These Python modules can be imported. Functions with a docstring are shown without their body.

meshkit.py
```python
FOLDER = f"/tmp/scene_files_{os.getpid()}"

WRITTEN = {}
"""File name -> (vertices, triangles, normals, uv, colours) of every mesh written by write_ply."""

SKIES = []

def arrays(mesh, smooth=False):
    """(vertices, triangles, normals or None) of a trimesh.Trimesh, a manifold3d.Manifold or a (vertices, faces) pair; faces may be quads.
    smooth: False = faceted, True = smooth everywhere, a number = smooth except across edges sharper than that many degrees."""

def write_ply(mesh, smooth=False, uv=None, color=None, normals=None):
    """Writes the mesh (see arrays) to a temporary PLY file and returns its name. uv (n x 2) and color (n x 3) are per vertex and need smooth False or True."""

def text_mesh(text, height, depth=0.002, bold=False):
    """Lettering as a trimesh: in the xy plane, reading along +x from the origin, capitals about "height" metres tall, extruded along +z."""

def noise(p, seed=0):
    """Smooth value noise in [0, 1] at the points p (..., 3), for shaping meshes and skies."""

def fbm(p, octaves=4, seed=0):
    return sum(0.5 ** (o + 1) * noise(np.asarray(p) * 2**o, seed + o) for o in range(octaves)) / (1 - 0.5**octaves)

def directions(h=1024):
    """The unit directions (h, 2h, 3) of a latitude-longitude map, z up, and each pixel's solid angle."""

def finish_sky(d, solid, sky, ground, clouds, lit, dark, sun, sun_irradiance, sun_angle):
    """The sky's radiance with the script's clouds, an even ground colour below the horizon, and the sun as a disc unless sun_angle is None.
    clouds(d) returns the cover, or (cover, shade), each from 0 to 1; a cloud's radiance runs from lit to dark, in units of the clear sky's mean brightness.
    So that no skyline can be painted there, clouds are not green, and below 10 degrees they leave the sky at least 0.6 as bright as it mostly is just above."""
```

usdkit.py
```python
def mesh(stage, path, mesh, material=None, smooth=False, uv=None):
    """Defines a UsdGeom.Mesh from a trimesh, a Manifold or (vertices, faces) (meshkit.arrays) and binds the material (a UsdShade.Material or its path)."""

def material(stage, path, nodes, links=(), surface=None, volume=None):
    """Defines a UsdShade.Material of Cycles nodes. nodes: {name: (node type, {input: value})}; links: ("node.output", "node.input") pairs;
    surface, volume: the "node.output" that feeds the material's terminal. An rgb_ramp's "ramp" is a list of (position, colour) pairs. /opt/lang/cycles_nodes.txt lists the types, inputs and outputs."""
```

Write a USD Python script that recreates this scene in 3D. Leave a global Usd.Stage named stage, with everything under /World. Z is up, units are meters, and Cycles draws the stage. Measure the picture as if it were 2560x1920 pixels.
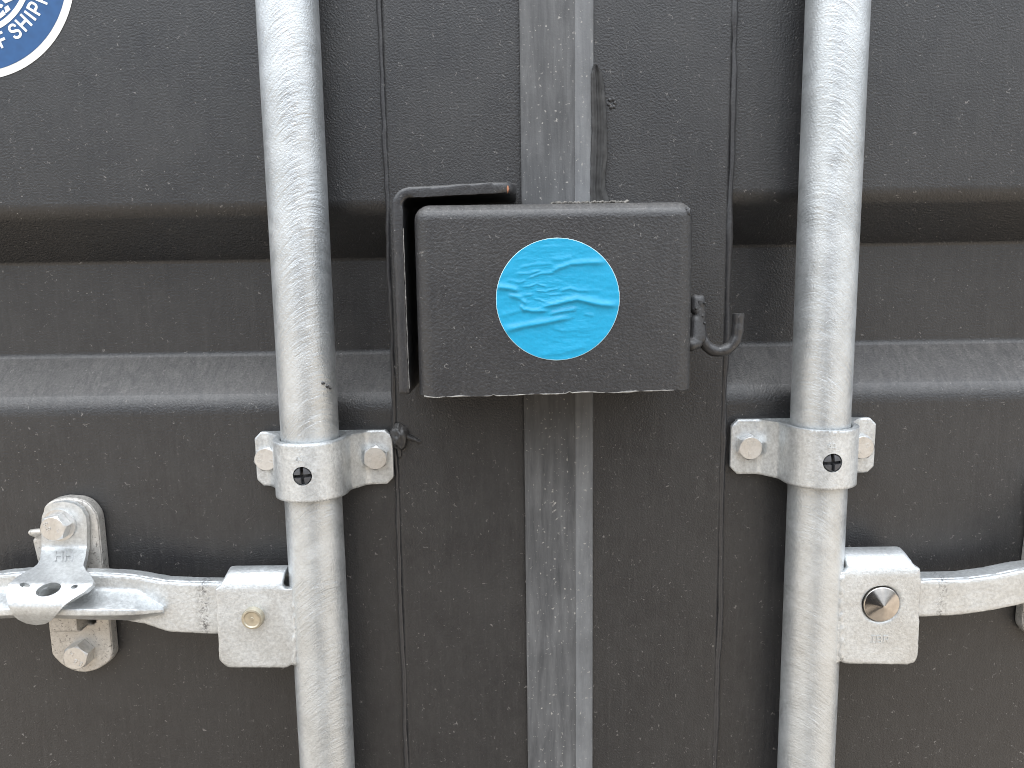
import math, random
import numpy as np, trimesh, manifold3d as m3
from shapely.geometry import Polygon, LineString, Point, box as sbox
from shapely import affinity
from shapely.ops import unary_union
import usdkit, meshkit
from pxr import Usd, UsdGeom, UsdLux, UsdShade, Gf, Sdf

rng = np.random.default_rng(7)
stage = Usd.Stage.CreateInMemory()
UsdGeom.SetStageUpAxis(stage, UsdGeom.Tokens.z)
UsdGeom.SetStageMetersPerUnit(stage, 1.0)
UsdGeom.Xform.Define(stage, '/World')

# ------------------------------------------------------------------ camera, light, exposure
FPX, PW, PH = 1923.0, 2560, 1920
CAM = np.array([0.0, -0.489, 1.35])
PITCH, ROLL = math.radians(8.15), math.radians(-0.78)
fw = np.array([0, math.cos(PITCH), -math.sin(PITCH)]); r0 = np.array([1.0, 0, 0]); u0 = np.cross(r0, fw)
CR = math.cos(ROLL) * r0 + math.sin(ROLL) * u0
CU = -math.sin(ROLL) * r0 + math.cos(ROLL) * u0
cam = UsdGeom.Camera.Define(stage, '/World/camera')
M = Gf.Matrix4d(*CR, 0, *CU, 0, *(-fw), 0, *CAM, 1)
cam.AddTransformOp().Set(M)
cam.CreateHorizontalApertureAttr(34.613); cam.CreateVerticalApertureAttr(34.613 * 0.75)
cam.CreateFocalLengthAttr(26.0); cam.CreateClippingRangeAttr(Gf.Vec2f(0.01, 500))
cam.CreateExposureAttr(-0.46)

SUN_EL, SUN_AZ = math.radians(50), math.radians(25)        # azimuth from +y (behind the doors) towards +x
sd = np.array([math.sin(SUN_AZ) * math.cos(SUN_EL), math.cos(SUN_AZ) * math.cos(SUN_EL), math.sin(SUN_EL)])
sun = UsdLux.DistantLight.Define(stage, '/World/sun')
sun.CreateIntensityAttr(0.55); sun.CreateAngleAttr(0.5); sun.CreateColorAttr(Gf.Vec3f(1, .95, .87)); sun.CreateNormalizeAttr(True)
sun.AddTransformOp().Set(Gf.Matrix4d(Gf.Rotation(Gf.Vec3d(0, 0, 1), Gf.Vec3d(*sd)), Gf.Vec3d(0, 0, 0)))
usdkit.material(stage, '/World/Looks/sky', {
    'sky': ('sky_texture', {'sky_type': 'single_scattering', 'sun_disc': False, 'sun_elevation': SUN_EL, 'sun_rotation': SUN_AZ, 'aerosol_density': 3.0, 'air_density': 1.0}),
    'tc': ('texture_coordinate', {}),
    'n': ('noise_texture', {'scale': 2.2, 'detail': 5.0, 'roughness': .55}),
    'r': ('rgb_ramp', {'ramp': [(0.36, (0.25,) * 3), (0.62, (1, 1, 1))]}),
    'mx': ('mix', {'color2': (9.0, 9.3, 9.6)}),
    'sz': ('separate_xyz', {}), 'el': ('map_range', {'from_min': 0., 'from_max': 1., 'to_min': .28, 'to_max': 4.4, 'clamp': True}), 'ov': ('vector_math', {'math_type': 'scale'}),
    'bg': ('background_shader', {'strength': 0.15})},
    [('tc.generated', 'n.vector'), ('n.fac', 'r.fac'), ('r.color', 'mx.fac'), ('sky.color', 'mx.color1'), ('tc.generated', 'sz.vector'), ('sz.z', 'el.value'), ('mx.color', 'ov.vector1'), ('el.result', 'ov.scale'), ('ov.vector', 'bg.color')], surface='bg.background')
dome = UsdLux.DomeLight.Define(stage, '/World/sky')
UsdShade.MaterialBindingAPI.Apply(dome.GetPrim()).Bind(UsdShade.Material.Get(stage, '/World/Looks/sky'))
dome.GetPrim().SetCustomDataByKey('kind', 'structure')

def at(px, py, Y):
    """photo pixel -> world (x, z) on the plane y = Y"""
    d = CR * ((px - PW / 2) / FPX) - CU * ((py - PH / 2) / FPX) + fw
    t = (Y - CAM[1]) / d[1]
    p = CAM + t * d
    return p[0], p[2]
def ats(pts, Y): return [at(a, b, Y) for a, b in pts]

# ------------------------------------------------------------------ materials
def mat(name, nodes, links, surface='p.BSDF'): return usdkit.material(stage, '/World/Looks/' + name, nodes, links, surface=surface)

def paint(name, base=(.0065, .0066, .0076), dust=(.16, .15, .14), rough=.31, bump=.00042, scale=800., speck=.68, streak=.3, dustup=.6, dusty=.05):
    return mat(name, {
        'g': ('geometry', {}), 'sx': ('separate_xyz', {}),
        'mp': ('mapping', {'scale': (420., 420., 26.)}),
        'peel': ('noise_texture', {'scale': scale, 'detail': 2.5, 'roughness': .55}),
        'b': ('bump', {'distance': bump, 'strength': 1.0}),
        'big': ('noise_texture', {'scale': 16., 'detail': 4., 'roughness': .6}),
        'bigr': ('rgb_ramp', {'ramp': [(.35, (0, 0, 0)), (.75, (1, 1, 1))]}),
        'st': ('noise_texture', {'scale': 1., 'detail': 3., 'roughness': .6}),
        'str': ('rgb_ramp', {'ramp': [(.50, (0, 0, 0)), (.78, (1, 1, 1))]}),
        'stm': ('math', {'math_type': 'multiply', 'value2': streak * .22}),
        'sp': ('noise_texture', {'scale': 430., 'detail': 2., 'roughness': .5, 'distortion': 1.2}),
        'spr': ('rgb_ramp', {'ramp': [(speck, (0, 0, 0)), (speck + .07, (.4, .4, .4))]}),
        'sp2': ('voronoi_texture', {'scale': 210., 'randomness': 1.0}),
        'sp2r': ('rgb_ramp', {'ramp': [(0.05, (1, 1, 1)), (.09, (0, 0, 0))]}),
        'sp2n': ('noise_texture', {'scale': 14., 'detail': 5., 'roughness': .75}),
        'sp2t': ('rgb_ramp', {'ramp': [(.53, (0, 0, 0)), (.62, (.45, .45, .45))]}),
        'sp2m': ('math', {'math_type': 'multiply'}),
        'c1': ('mix', {'color1': base, 'color2': tuple(x * .09 for x in dust)}),
        'bm': ('math', {'math_type': 'multiply', 'value2': .5}),
        'c2': ('mix', {'color2': tuple(x * .8 for x in dust)}),
        'up': ('map_range', {'from_min': -.45, 'from_max': .05, 'to_min': 0., 'to_max': dusty, 'clamp': True}),
        'up2': ('map_range', {'from_min': .25, 'from_max': .75, 'to_min': 0., 'to_max': dustup, 'clamp': True}),
        'ua': ('math', {'math_type': 'add'}),
        'dmp': ('mapping', {'rotation': (0., .6, 0.), 'scale': (190., 60., 70.)}), 'dn': ('noise_texture', {'scale': 1., 'detail': 6., 'roughness': .7, 'distortion': 1.2}),
        'dnr': ('rgb_ramp', {'ramp': [(.36, (.42,) * 3), (.66, (1, 1, 1))]}),
        'dm': ('math', {'math_type': 'multiply'}),
        'c3': ('mix', {'color2': (.17, .16, .15)}),
        'c4': ('mix', {'color2': (.30, .28, .26)}),
        'c5': ('mix', {'color2': (.42, .40, .37)}),
        'rg': ('map_range', {'from_min': .3, 'from_max': .7, 'to_min': rough - .05, 'to_max': rough + .08}),
        'ra': ('math', {'math_type': 'multiply_add', 'value2': .35}),
        'pc': ('rgb_ramp', {'ramp': [(.30, (.70,) * 3), (.70, (1.30,) * 3)]}), 'px': ('mix', {'mix_type': 'multiply', 'fac': 1.}),
        'p': ('principled_bsdf', {'specular_ior_level': .74})},
        [('peel.fac', 'pc.fac'), ('pc.color', 'px.color2'), ('c3.color', 'px.color1'), ('g.position', 'peel.vector'), ('g.position', 'big.vector'), ('g.position', 'mp.vector'), ('mp.vector', 'st.vector'), ('g.position', 'sp.vector'),
         ('g.position', 'sp2.vector'), ('g.position', 'sp2n.vector'), ('g.position', 'dmp.vector'), ('dmp.vector', 'dn.vector'),
         ('peel.fac', 'b.height'), ('b.normal', 'p.normal'),
         ('big.fac', 'bigr.fac'), ('bigr.color', 'bm.value1'), ('bm.value', 'c1.fac'),
         ('st.fac', 'str.fac'), ('str.color', 'stm.value1'), ('stm.value', 'c2.fac'), ('c1.color', 'c2.color1'),
         ('g.normal', 'sx.vector'), ('sx.z', 'up.value'), ('sx.z', 'up2.value'), ('up.result', 'ua.value1'), ('up2.result', 'ua.value2'), ('dn.fac', 'dnr.fac'), ('ua.value', 'dm.value1'), ('dnr.color', 'dm.value2'), ('dm.value', 'c3.fac'), ('c2.color', 'c3.color1'),
         ('sp.fac', 'spr.fac'), ('sp2.distance', 'sp2r.fac'), ('sp2n.fac', 'sp2t.fac'), ('sp2r.color', 'sp2m.value1'), ('sp2t.color', 'sp2m.value2'),
         ('spr.color', 'c4.fac'), ('px.color', 'c4.color1'), ('c4.color', 'c5.color1'), ('sp2m.value', 'c5.fac'), ('c5.color', 'p.base_color'),
         ('big.fac', 'rg.value'), ('dm.value', 'ra.value1'), ('rg.result', 'ra.value3'), ('ra.value', 'p.roughness')])

def galv(name, base=(.635, .655, .66), mottle=.20, rough=.36, bump=.0003, scale=900., ripple=None, ripamt=.0006, spots=.0, metal=.9, tint=(.60, .585, .55), tintamt=.25, stain=None):
    nodes = {
        'g': ('geometry', {}),
        'fine': ('noise_texture', {'scale': scale, 'detail': 3., 'roughness': .6}),
        'b': ('bump', {'distance': bump, 'strength': 1.0}),
        'cl': ('noise_texture', {'scale': 38., 'detail': 5., 'roughness': .65, 'distortion': .6}),
        'clr': ('rgb_ramp', {'ramp': [(.35, tuple(x * .88 for x in base)), (.55, base), (.72, tuple(min(1, x * 1.09) for x in base))]}),
        'mo': ('noise_texture', {'scale': 460., 'detail': 3., 'roughness': .65}), 'mor': ('rgb_ramp', {'ramp': [(.32, (1 - mottle,) * 3), (.68, (1 + mottle * .6,) * 3)]}), 'mom': ('mix', {'mix_type': 'multiply', 'fac': 1.}),
        'tn': ('noise_texture', {'scale': 9., 'detail': 3.}),
        'tr': ('rgb_ramp', {'ramp': [(.42, (0, 0, 0)), (.68, (tintamt,) * 3)]}),
        'tm': ('mix', {'color2': tint}),
        'sp': ('noise_texture', {'scale': 480., 'detail': 3., 'roughness': .7, 'distortion': 1.}),
        'spr': ('rgb_ramp', {'ramp': [(.57, (0, 0, 0)), (.66, (spots,) * 3)]}),
        'sm': ('mix', {'color2': (.12, .11, .10)}),
        'rg': ('map_range', {'from_min': .3, 'from_max': .7, 'to_min': rough - .08, 'to_max': rough + .10}),
        'p': ('principled_bsdf', {'metallic': metal})}
    links = [('g.position', 'fine.vector'), ('g.position', 'cl.vector'), ('g.position', 'tn.vector'), ('g.position', 'sp.vector'),
             ('cl.fac', 'clr.fac'), ('g.position', 'mo.vector'), ('mo.fac', 'mor.fac'), ('mor.color', 'mom.color2'), ('clr.color', 'mom.color1'), ('mom.color', 'tm.color1'), ('tn.fac', 'tr.fac'), ('tr.color', 'tm.fac'), ('tm.color', 'sm.color1'), ('sp.fac', 'spr.fac'), ('spr.color', 'sm.fac'), ('sm.color', 'p.base_color'),
             ('fine.fac', 'b.height'), ('cl.fac', 'rg.value'), ('rg.result', 'p.roughness')]
    if stain:
        x0_, w_ = stain
        nodes['sxx'] = ('separate_xyz', {}); nodes['sd'] = ('math', {'math_type': 'subtract', 'value2': x0_}); nodes['sa'] = ('math', {'math_type': 'absolute'})
        nodes['sb'] = ('map_range', {'from_min': 0., 'from_max': w_, 'to_min': 1., 'to_max': 0., 'clamp': True})
        nodes['sn'] = ('noise_texture', {'scale': 330., 'detail': 5., 'roughness': .75, 'distortion': 1.5}); nodes['snr'] = ('rgb_ramp', {'ramp': [(.50, (0, 0, 0)), (.58, (.85,) * 3)]})
        nodes['sq'] = ('math', {'math_type': 'multiply'}); nodes['sz_'] = ('mix', {'color2': (.10, .10, .105)})
        links = [l for l in links if l != ('sm.color', 'p.base_color')] + [('g.position', 'sxx.vector'), ('sxx.x', 'sd.value1'), ('sd.value', 'sa.value1'), ('sa.value', 'sb.value'), ('g.position', 'sn.vector'), ('sn.fac', 'snr.fac'),
            ('sb.result', 'sq.value1'), ('snr.color', 'sq.value2'), ('sq.value', 'sz_.fac'), ('sm.color', 'sz_.color1'), ('sz_.color', 'p.base_color')]
    if ripple is not None:
        n = np.array(ripple, float); n /= np.linalg.norm(n)
        a = np.cross(n, [0, 1, 0]); a /= np.linalg.norm(a); c = np.cross(n, a)
        for k, (v, s) in enumerate(((n, 620.), (a, 70.), (c, 70.))):
            nodes[f'd{k}'] = ('vector_math', {'math_type': 'dot_product', 'vector2': tuple(v * s)})
            links.append(('g.position', f'd{k}.vector1'))
        nodes['cx'] = ('combine_xyz', {})
        nodes['rp'] = ('noise_texture', {'scale': 1., 'detail': 3., 'roughness': .55, 'distortion': .4})
        nodes['am'] = ('noise_texture', {'scale': 30., 'detail': 2.})
        nodes['ar'] = ('rgb_ramp', {'ramp': [(.35, (.15,) * 3), (.65, (1, 1, 1))]})
        nodes['rm'] = ('math', {'math_type': 'multiply'})
        nodes['b2'] = ('bump', {'distance': ripamt, 'strength': 1.0})
        nodes['rc'] = ('rgb_ramp', {'ramp': [(.35, (.90,) * 3), (.65, (1.0,) * 3)]})
        nodes['rx'] = ('mix', {'mix_type': 'multiply', 'fac': .8})
        links += [('d0.value', 'cx.x'), ('d1.value', 'cx.y'), ('d2.value', 'cx.z'), ('cx.vector', 'rp.vector'), ('g.position', 'am.vector'), ('am.fac', 'ar.fac'),
                  ('rp.fac', 'rm.value1'), ('ar.color', 'rm.value2'), ('rm.value', 'b2.height'), ('b.normal', 'b2.normal'), ('b2.normal', 'p.normal'),
                  ('rp.fac', 'rc.fac'), ('rc.color', 'rx.color2'), ('sm.color', 'rx.color1')]
        links = [l for l in links if l != ('sm.color', 'p.base_color')] + [('rx.color', 'p.base_color')]
    else:
        links.append(('b.normal', 'p.normal'))
    return mat(name, nodes, links)

def plain(name, color, rough=.5, metal=0., bump=0., scale=300., var=.15, spec=.5):
    return mat(name, {
        'g': ('geometry', {}), 'n': ('noise_texture', {'scale': scale, 'detail': 3.}), 'b': ('bump', {'distance': bump}),
        'r': ('rgb_ramp', {'ramp': [(.3, tuple(x * (1 - var) for x in color)), (.7, tuple(min(1, x * (1 + var)) for x in color))]}),
        'p': ('principled_bsdf', {'roughness': rough, 'metallic': metal, 'specular_ior_level': spec})},
        [('g.position', 'n.vector'), ('n.fac', 'r.fac'), ('r.color', 'p.base_color'), ('n.fac', 'b.height'), ('b.normal', 'p.normal')])

def rubber(name, c0, c1, rough=.6):
    return mat(name, {
        'g': ('geometry', {}), 'mp': ('mapping', {'scale': (210., 120., 22.)}),
        'n': ('noise_texture', {'scale': 1., 'detail': 7., 'roughness': .68, 'distortion': .35}),
        'r': ('rgb_ramp', {'ramp': [(.30, c0), (.72, c1)]}),
        'm': ('noise_texture', {'scale': 24., 'detail': 5., 'roughness': .7}),
        'mr': ('rgb_ramp', {'ramp': [(.35, (.80,) * 3), (.65, (1.08,) * 3)]}),
        'x': ('mix', {'mix_type': 'multiply', 'fac': 1.}),
        'f': ('noise_texture', {'scale': 900., 'detail': 3.}), 'b': ('bump', {'distance': .00012}),
        'sp': ('noise_texture', {'scale': 500., 'detail': 2.}), 'spr': ('rgb_ramp', {'ramp': [(.66, (0, 0, 0)), (.73, (.7,) * 3)]}), 'sx': ('mix', {'color2': (.35, .33, .3)}),
        'p': ('principled_bsdf', {'roughness': rough})},
        [('g.position', 'mp.vector'), ('mp.vector', 'n.vector'), ('n.fac', 'r.fac'), ('g.position', 'm.vector'), ('m.fac', 'mr.fac'), ('r.color', 'x.color1'), ('mr.color', 'x.color2'),
         ('g.position', 'sp.vector'), ('sp.fac', 'spr.fac'), ('spr.color', 'sx.fac'), ('x.color', 'sx.color1'), ('sx.color', 'p.base_color'), ('g.position', 'f.vector'), ('f.fac', 'b.height'), ('b.normal', 'p.normal')])

PAINT = paint('black_paint')
PAINTB = paint('black_paint_box', base=(.010, .010, .0112), rough=.36, scale=700., streak=.2, bump=.0004)
PAINTW = paint('black_paint_thick', base=(.014, .014, .0155), rough=.30, bump=.0002, streak=.1, speck=.7, dustup=.3)
GROD_L = galv('galvanized_rod_rippled', ripple=(-.75, .75, 1.), mottle=.06, base=(.60, .625, .635), rough=.33, ripamt=.00065, metal=.80)
GROD_R = galv('galvanized_rod_mirror_ripple', ripple=(.75, .75, 1.), mottle=.06, base=(.60, .625, .635), rough=.33, ripamt=.0005, metal=.80)
GALV = galv('galvanized_plate', rough=.40, metal=.85)
GCAST = galv('galvanized_casting', rough=.42, bump=.0003, scale=420., spots=.0, metal=.85)
GOLD = galv('galvanized_weathered', base=(.60, .59, .565), rough=.48, bump=.0003, scale=500., spots=.75, metal=.7, tint=(.56, .50, .42), tintamt=.5)
BOLT = galv('bolt_zinc', base=(.70, .695, .68), mottle=.08, rough=.34, bump=.00008, scale=1500., metal=.95, tintamt=.1)
RIVETM = plain('polished_steel', (.62, .585, .55), rough=.16, metal=1., bump=.00004, scale=260., var=.12)
RIVETZ = plain('yellow_zinc', (.50, .455, .36), rough=.36, metal=.9, bump=.00005)
SCREW = plain('black_screw', (.055, .055, .058), rough=.38, bump=.00004)
RUB = rubber('seal_rubber', (.042, .0425, .044), (.112, .112, .112))
RUBL = rubber('seal_rubber_lip', (.10, .102, .105), (.165, .168, .17), .55)
SEAL = plain('sealant_rubber', (.034, .033, .032), .5, bump=.0004, scale=160., var=.35)
DUSTM = plain('dusty_sealant', (.16, .15, .135), .8, bump=.0004, scale=400., var=.5)
EDGE = plain('bare_highlight_edge', (.22, .21, .195), rough=.6, scale=220., var=.6)  # bare steel of the box edge, and the highlight painted along the guard
RUST = plain('rusty_chip', (.30, .13, .07), rough=.7, scale=500., var=.4)
WHITEP = plain('white_film', (.84, .83, .80), rough=.35, scale=140., var=.02, bump=.00003)
BLUEP = plain('navy_film', (.019, .072, .185), rough=.35, scale=160., var=.12, bump=.00003)
CYAN = plain('sky_blue_film', (.008, .255, .43), rough=.42, scale=500., var=.05, bump=.0001)
CYANE = plain('film_edge', (.55, .75, .80), rough=.5)
GROUNDM = mat('sandy_ground', {
    'g': ('geometry', {}), 'n': ('noise_texture', {'scale': .7, 'detail': 8., 'roughness': .65}),
    'r': ('rgb_ramp', {'ramp': [(.3, (.27, .22, .165)), (.7, (.36, .30, .23))]}),
    'p': ('principled_bsdf', {'roughness': .9})}, [('g.position', 'n.vector'), ('n.fac', 'r.fac'), ('r.color', 'p.base_color')])

# ------------------------------------------------------------------ helpers
NAMES, LOC = {}, {}
def numbered(parent, name):
    k = (parent, name); NAMES[k] = NAMES.get(k, -1) + 1
    return f'{parent}/{name}' + (f'_{NAMES[k]:03d}' if NAMES[k] else '')
def thing(name, label, cat, loc=(0, 0, 0), group=None):
    p = numbered('/World', name); x = UsdGeom.Xform.Define(stage, p); x.AddTranslateOp().Set(Gf.Vec3d(*map(float, loc)))
    pr = x.GetPrim(); pr.SetCustomDataByKey('label', label); pr.SetCustomDataByKey('category', cat)
    if group: pr.SetCustomDataByKey('group', group)
    LOC[p] = np.array(loc, float); return p
def arr(mesh):
    if hasattr(mesh, 'to_mesh'):
        m = mesh.to_mesh(); return trimesh.Trimesh(m.vert_properties[:, :3].astype(float), m.tri_verts, process=False)
    if isinstance(mesh, tuple): return trimesh.Trimesh(*mesh, process=False)
    return mesh
def part(parent, name, mesh, material, smooth=35, label=None):
    """mesh in world coordinates, made a child of parent (a thing or a part)"""
    t = arr(mesh).copy(); top = '/'.join(parent.split('/')[:3]); t.vertices = t.vertices - LOC[top]
    if len(parent.split('/')) > 3 and parent not in LOC: LOC[parent] = LOC[top]
    p = numbered(parent, name); m = usdkit.mesh(stage, p, t, material, smooth=smooth)
    if label: m.GetPrim().SetCustomDataByKey('label', label)
    return p
def solo(name, mesh, material, label=None, cat=None, kind=None, smooth=35, group=None):
    p = numbered('/World', name); m = usdkit.mesh(stage, p, arr(mesh), material, smooth=smooth).GetPrim()
    for k, v in (('label', label), ('category', cat), ('kind', kind), ('group', group)):
        if v: m.SetCustomDataByKey(k, v)
    return p
def man(t):
    t = arr(t); t.merge_vertices(); return m3.Manifold(m3.Mesh(t.vertices.astype(np.float32), t.faces.astype(np.uint32)))
def polys(g): return [x for x in getattr(g, 'geoms', [g]) if x.area > 1e-12]
def cross(poly):
    loops = []
    for g in polys(poly):
        g = g.buffer(0)
        for q in polys(g):
            e = np.array(q.exterior.coords)[:-1]
            loops.append(e if Polygon(e).exterior.is_ccw else e[::-1])
            for h in q.interiors:
                e = np.array(h.coords)[:-1]; loops.append(e[::-1] if Polygon(e).exterior.is_ccw else e)
    return m3.CrossSection(loops, m3.FillRule.EvenOdd)
def ext_y(poly, y0, y1):
    """polygon in (x, z) extruded from y0 (front) to y1 (back)"""
    m = m3.Manifold.extrude(cross(poly), abs(y1 - y0))            # x, z -> x, y ; height -> z
    return m.transform(np.array([[1, 0, 0, 0], [0, 0, -1, max(y0, y1)], [0, 1, 0, 0]], float))
def ext_x(poly, x0, x1):
    """polygon in (y, z) extruded along x"""
    m = m3.Manifold.extrude(cross(poly), x1 - x0)
    return m.transform(np.array([[0, 0, 1, x0], [1, 0, 0, 0], [0, 1, 0, 0]], float))
def ext_z(poly, z0, z1): return m3.Manifold.extrude(cross(poly), z1 - z0).translate((0, 0, z0))
def round_poly(p, r): return Polygon(p).buffer(-r, join_style=1).buffer(r, join_style=1, quad_segs=8) if not hasattr(p, 'buffer') else p.buffer(-r).buffer(r, quad_segs=8)
def ball(c, r, n=14): return m3.Manifold.sphere(r, n).translate(tuple(map(float, c)))
def hull(ms): return m3.Manifold.batch_hull(ms)
def union(ms): return m3.Manifold.batch_boolean(ms, m3.OpType.Add)
def soften(m, length, it=8, lam=.5):
    t = arr(m.refine_to_length(length)); t.merge_vertices()
    return trimesh.smoothing.filter_taubin(t, lamb=lam, nu=lam + .02, iterations=it)
def cyl_y(x, y0, y1, z, r, n=40, r2=None):
    """cylinder along y, radius r at y0 (front), r2 at y1"""
    m = m3.Manifold.cylinder(abs(y1 - y0), r, r if r2 is None else r2, n)
    return m.transform(np.array([[1, 0, 0, x], [0, 0, 1, min(y0, y1)], [0, -1, 0, z]], float))
def tube(pts, rad, n=14, jitter=0., seed=0, flat=None):
    pts = np.array(pts, float); rad = np.broadcast_to(np.array(rad, float), len(pts)); g = np.random.default_rng(seed)
    tan = np.gradient(pts, axis=0); tan /= np.linalg.norm(tan, axis=1, keepdims=True)
    ref = np.array([0, 1., 0]); V = []
    for p, t, r in zip(pts, tan, rad):
        a = np.cross(ref, t); a /= np.linalg.norm(a); b = np.cross(t, a)
        for k in range(n):
            th = 2 * math.pi * k / n; rr = r * (1 + jitter * g.uniform(-1, 1))
            V.append(p + rr * (math.cos(th) * a + math.sin(th) * b * (flat or 1)))
    F = []
    for i in range(len(pts) - 1):
        for k in range(n):
            a, b = i * n + k, i * n + (k + 1) % n
            F += [(a, b, b + n), (a, b + n, a + n)]
    V += [pts[0], pts[-1]]
    for k in range(n): F += [(len(V) - 2, (k + 1) % n, k), (len(V) - 1, (len(pts) - 1) * n + k, (len(pts) - 1) * n + (k + 1) % n)]
    t = trimesh.Trimesh(V, F, process=False); trimesh.repair.fix_normals(t); return t
def text_on(txt, x, z, Y, h, deg=0, depth=.00035, bold=False, flip=False):
    """raised lettering centred at (x, z), standing out of the plane y = Y towards -y"""
    t = meshkit.text_mesh(txt, h, depth, bold); b = t.bounds; t.apply_translation((-(b[0][0] + b[1][0]) / 2, -(b[0][1] + b[1][1]) / 2, 0))
    c, s = math.cos(math.radians(deg)), math.sin(math.radians(deg)); v = t.vertices.copy()
    t.vertices = np.c_[x + v[:, 0] * c - v[:, 1] * s, Y - v[:, 2], z + v[:, 0] * s + v[:, 1] * c]
    return t                                                                 # (x, z) right-handed seen from -y: orientation kept
def hexbolt(x, z, Y, af, h, deg):
    """hexagon head standing from y = Y to Y - h, with the chamfered top"""
    R = af / math.sqrt(3); pts = [(x + R * math.cos(math.radians(deg + 60 * k)), z + R * math.sin(math.radians(deg + 60 * k))) for k in range(6)]
    hx = ext_y(Polygon(pts), Y - h, Y)
    cone = hull([cyl_y(x, Y - h, Y - h + .0004, z, af * .49, 48), cyl_y(x, Y - h + .0016, Y, z, R * 1.03, 48)])
    return hx ^ cone
def fillet(pts, radii, n=8):
    out = []
    for i, p in enumerate(pts):
        p = np.array(p, float); r = radii[i]
        if r <= 0 or i in (0, len(pts) - 1): out.append(tuple(p)); continue
        a, b = np.array(pts[i - 1], float) - p, np.array(pts[i + 1], float) - p
        la, lb = np.linalg.norm(a), np.linalg.norm(b); a /= la; b /= lb
        half = math.acos(np.clip(a @ b, -1, 1)) / 2; d = min(r / math.tan(half), la * .49, lb * .49); r = d * math.tan(half)
        c = p + (a + b) / np.linalg.norm(a + b) * r / math.sin(half)
        p0, p1 = p + a * d - c, p + b * d - c
        a0, a1 = math.atan2(p0[1], p0[0]), math.atan2(p1[1], p1[0]); da = (a1 - a0 + math.pi) % (2 * math.pi) - math.pi
        out += [(c[0] + r * math.cos(a0 + da * k / n), c[1] + r * math.sin(a0 + da * k / n)) for k in range(n + 1)]
    return out

# ------------------------------------------------------------------ ground
gs = 60.
gv, gf = trimesh.creation.box((gs, gs, .02)).vertices, None
solo('ground', trimesh.creation.box((gs, gs, .02)).apply_translation((0, 0, -.01)), GROUNDM, kind='structure')

# ------------------------------------------------------------------ doors
ZB, ZT = .02, 2.58
XL_ST, XR_ST = at(985, 960, 0)[0], at(1810, 960, 0)[0]          # outer edges of the two upright frame members
XG0, XG1 = at(1309, 960, 0)[0], at(1482, 960, 0)[0]            # the seal between the doors
XMID = (XG0 + XG1) / 2
def groove_profile(z_at):
    """z_at: four heights of the groove (outer top, inner top, inner bottom, outer bottom)"""
    D = .030; zs = [(0, ZT)]; rr = [0]
    for dz in (1.06, .53, 0, -.53, -1.06):
        if not (ZB + .1 < z_at[3] + dz and z_at[0] + dz < ZT - .1): continue
        for (y, z, r) in ((0, z_at[0], .015), (D, z_at[1], .004), (D, z_at[2], .006), (0, z_at[3], .022)): zs.append((y, z + dz)); rr.append(r)
    zs.append((0, ZB)); rr.append(0)
    f = fillet(zs, rr, 10)
    return Polygon(f + [(.062, ZB), (.062, ZT)])
zl = [at(300, 531, 0)[1], at(300, 656, .03)[1], at(300, 890, .03)[1], at(300, 1006, 0)[1]]
zr = [at(2300, 490, 0)[1], at(2300, 609, .03)[1], at(2300, 856, .03)[1], at(2300, 970, 0)[1]]
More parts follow.
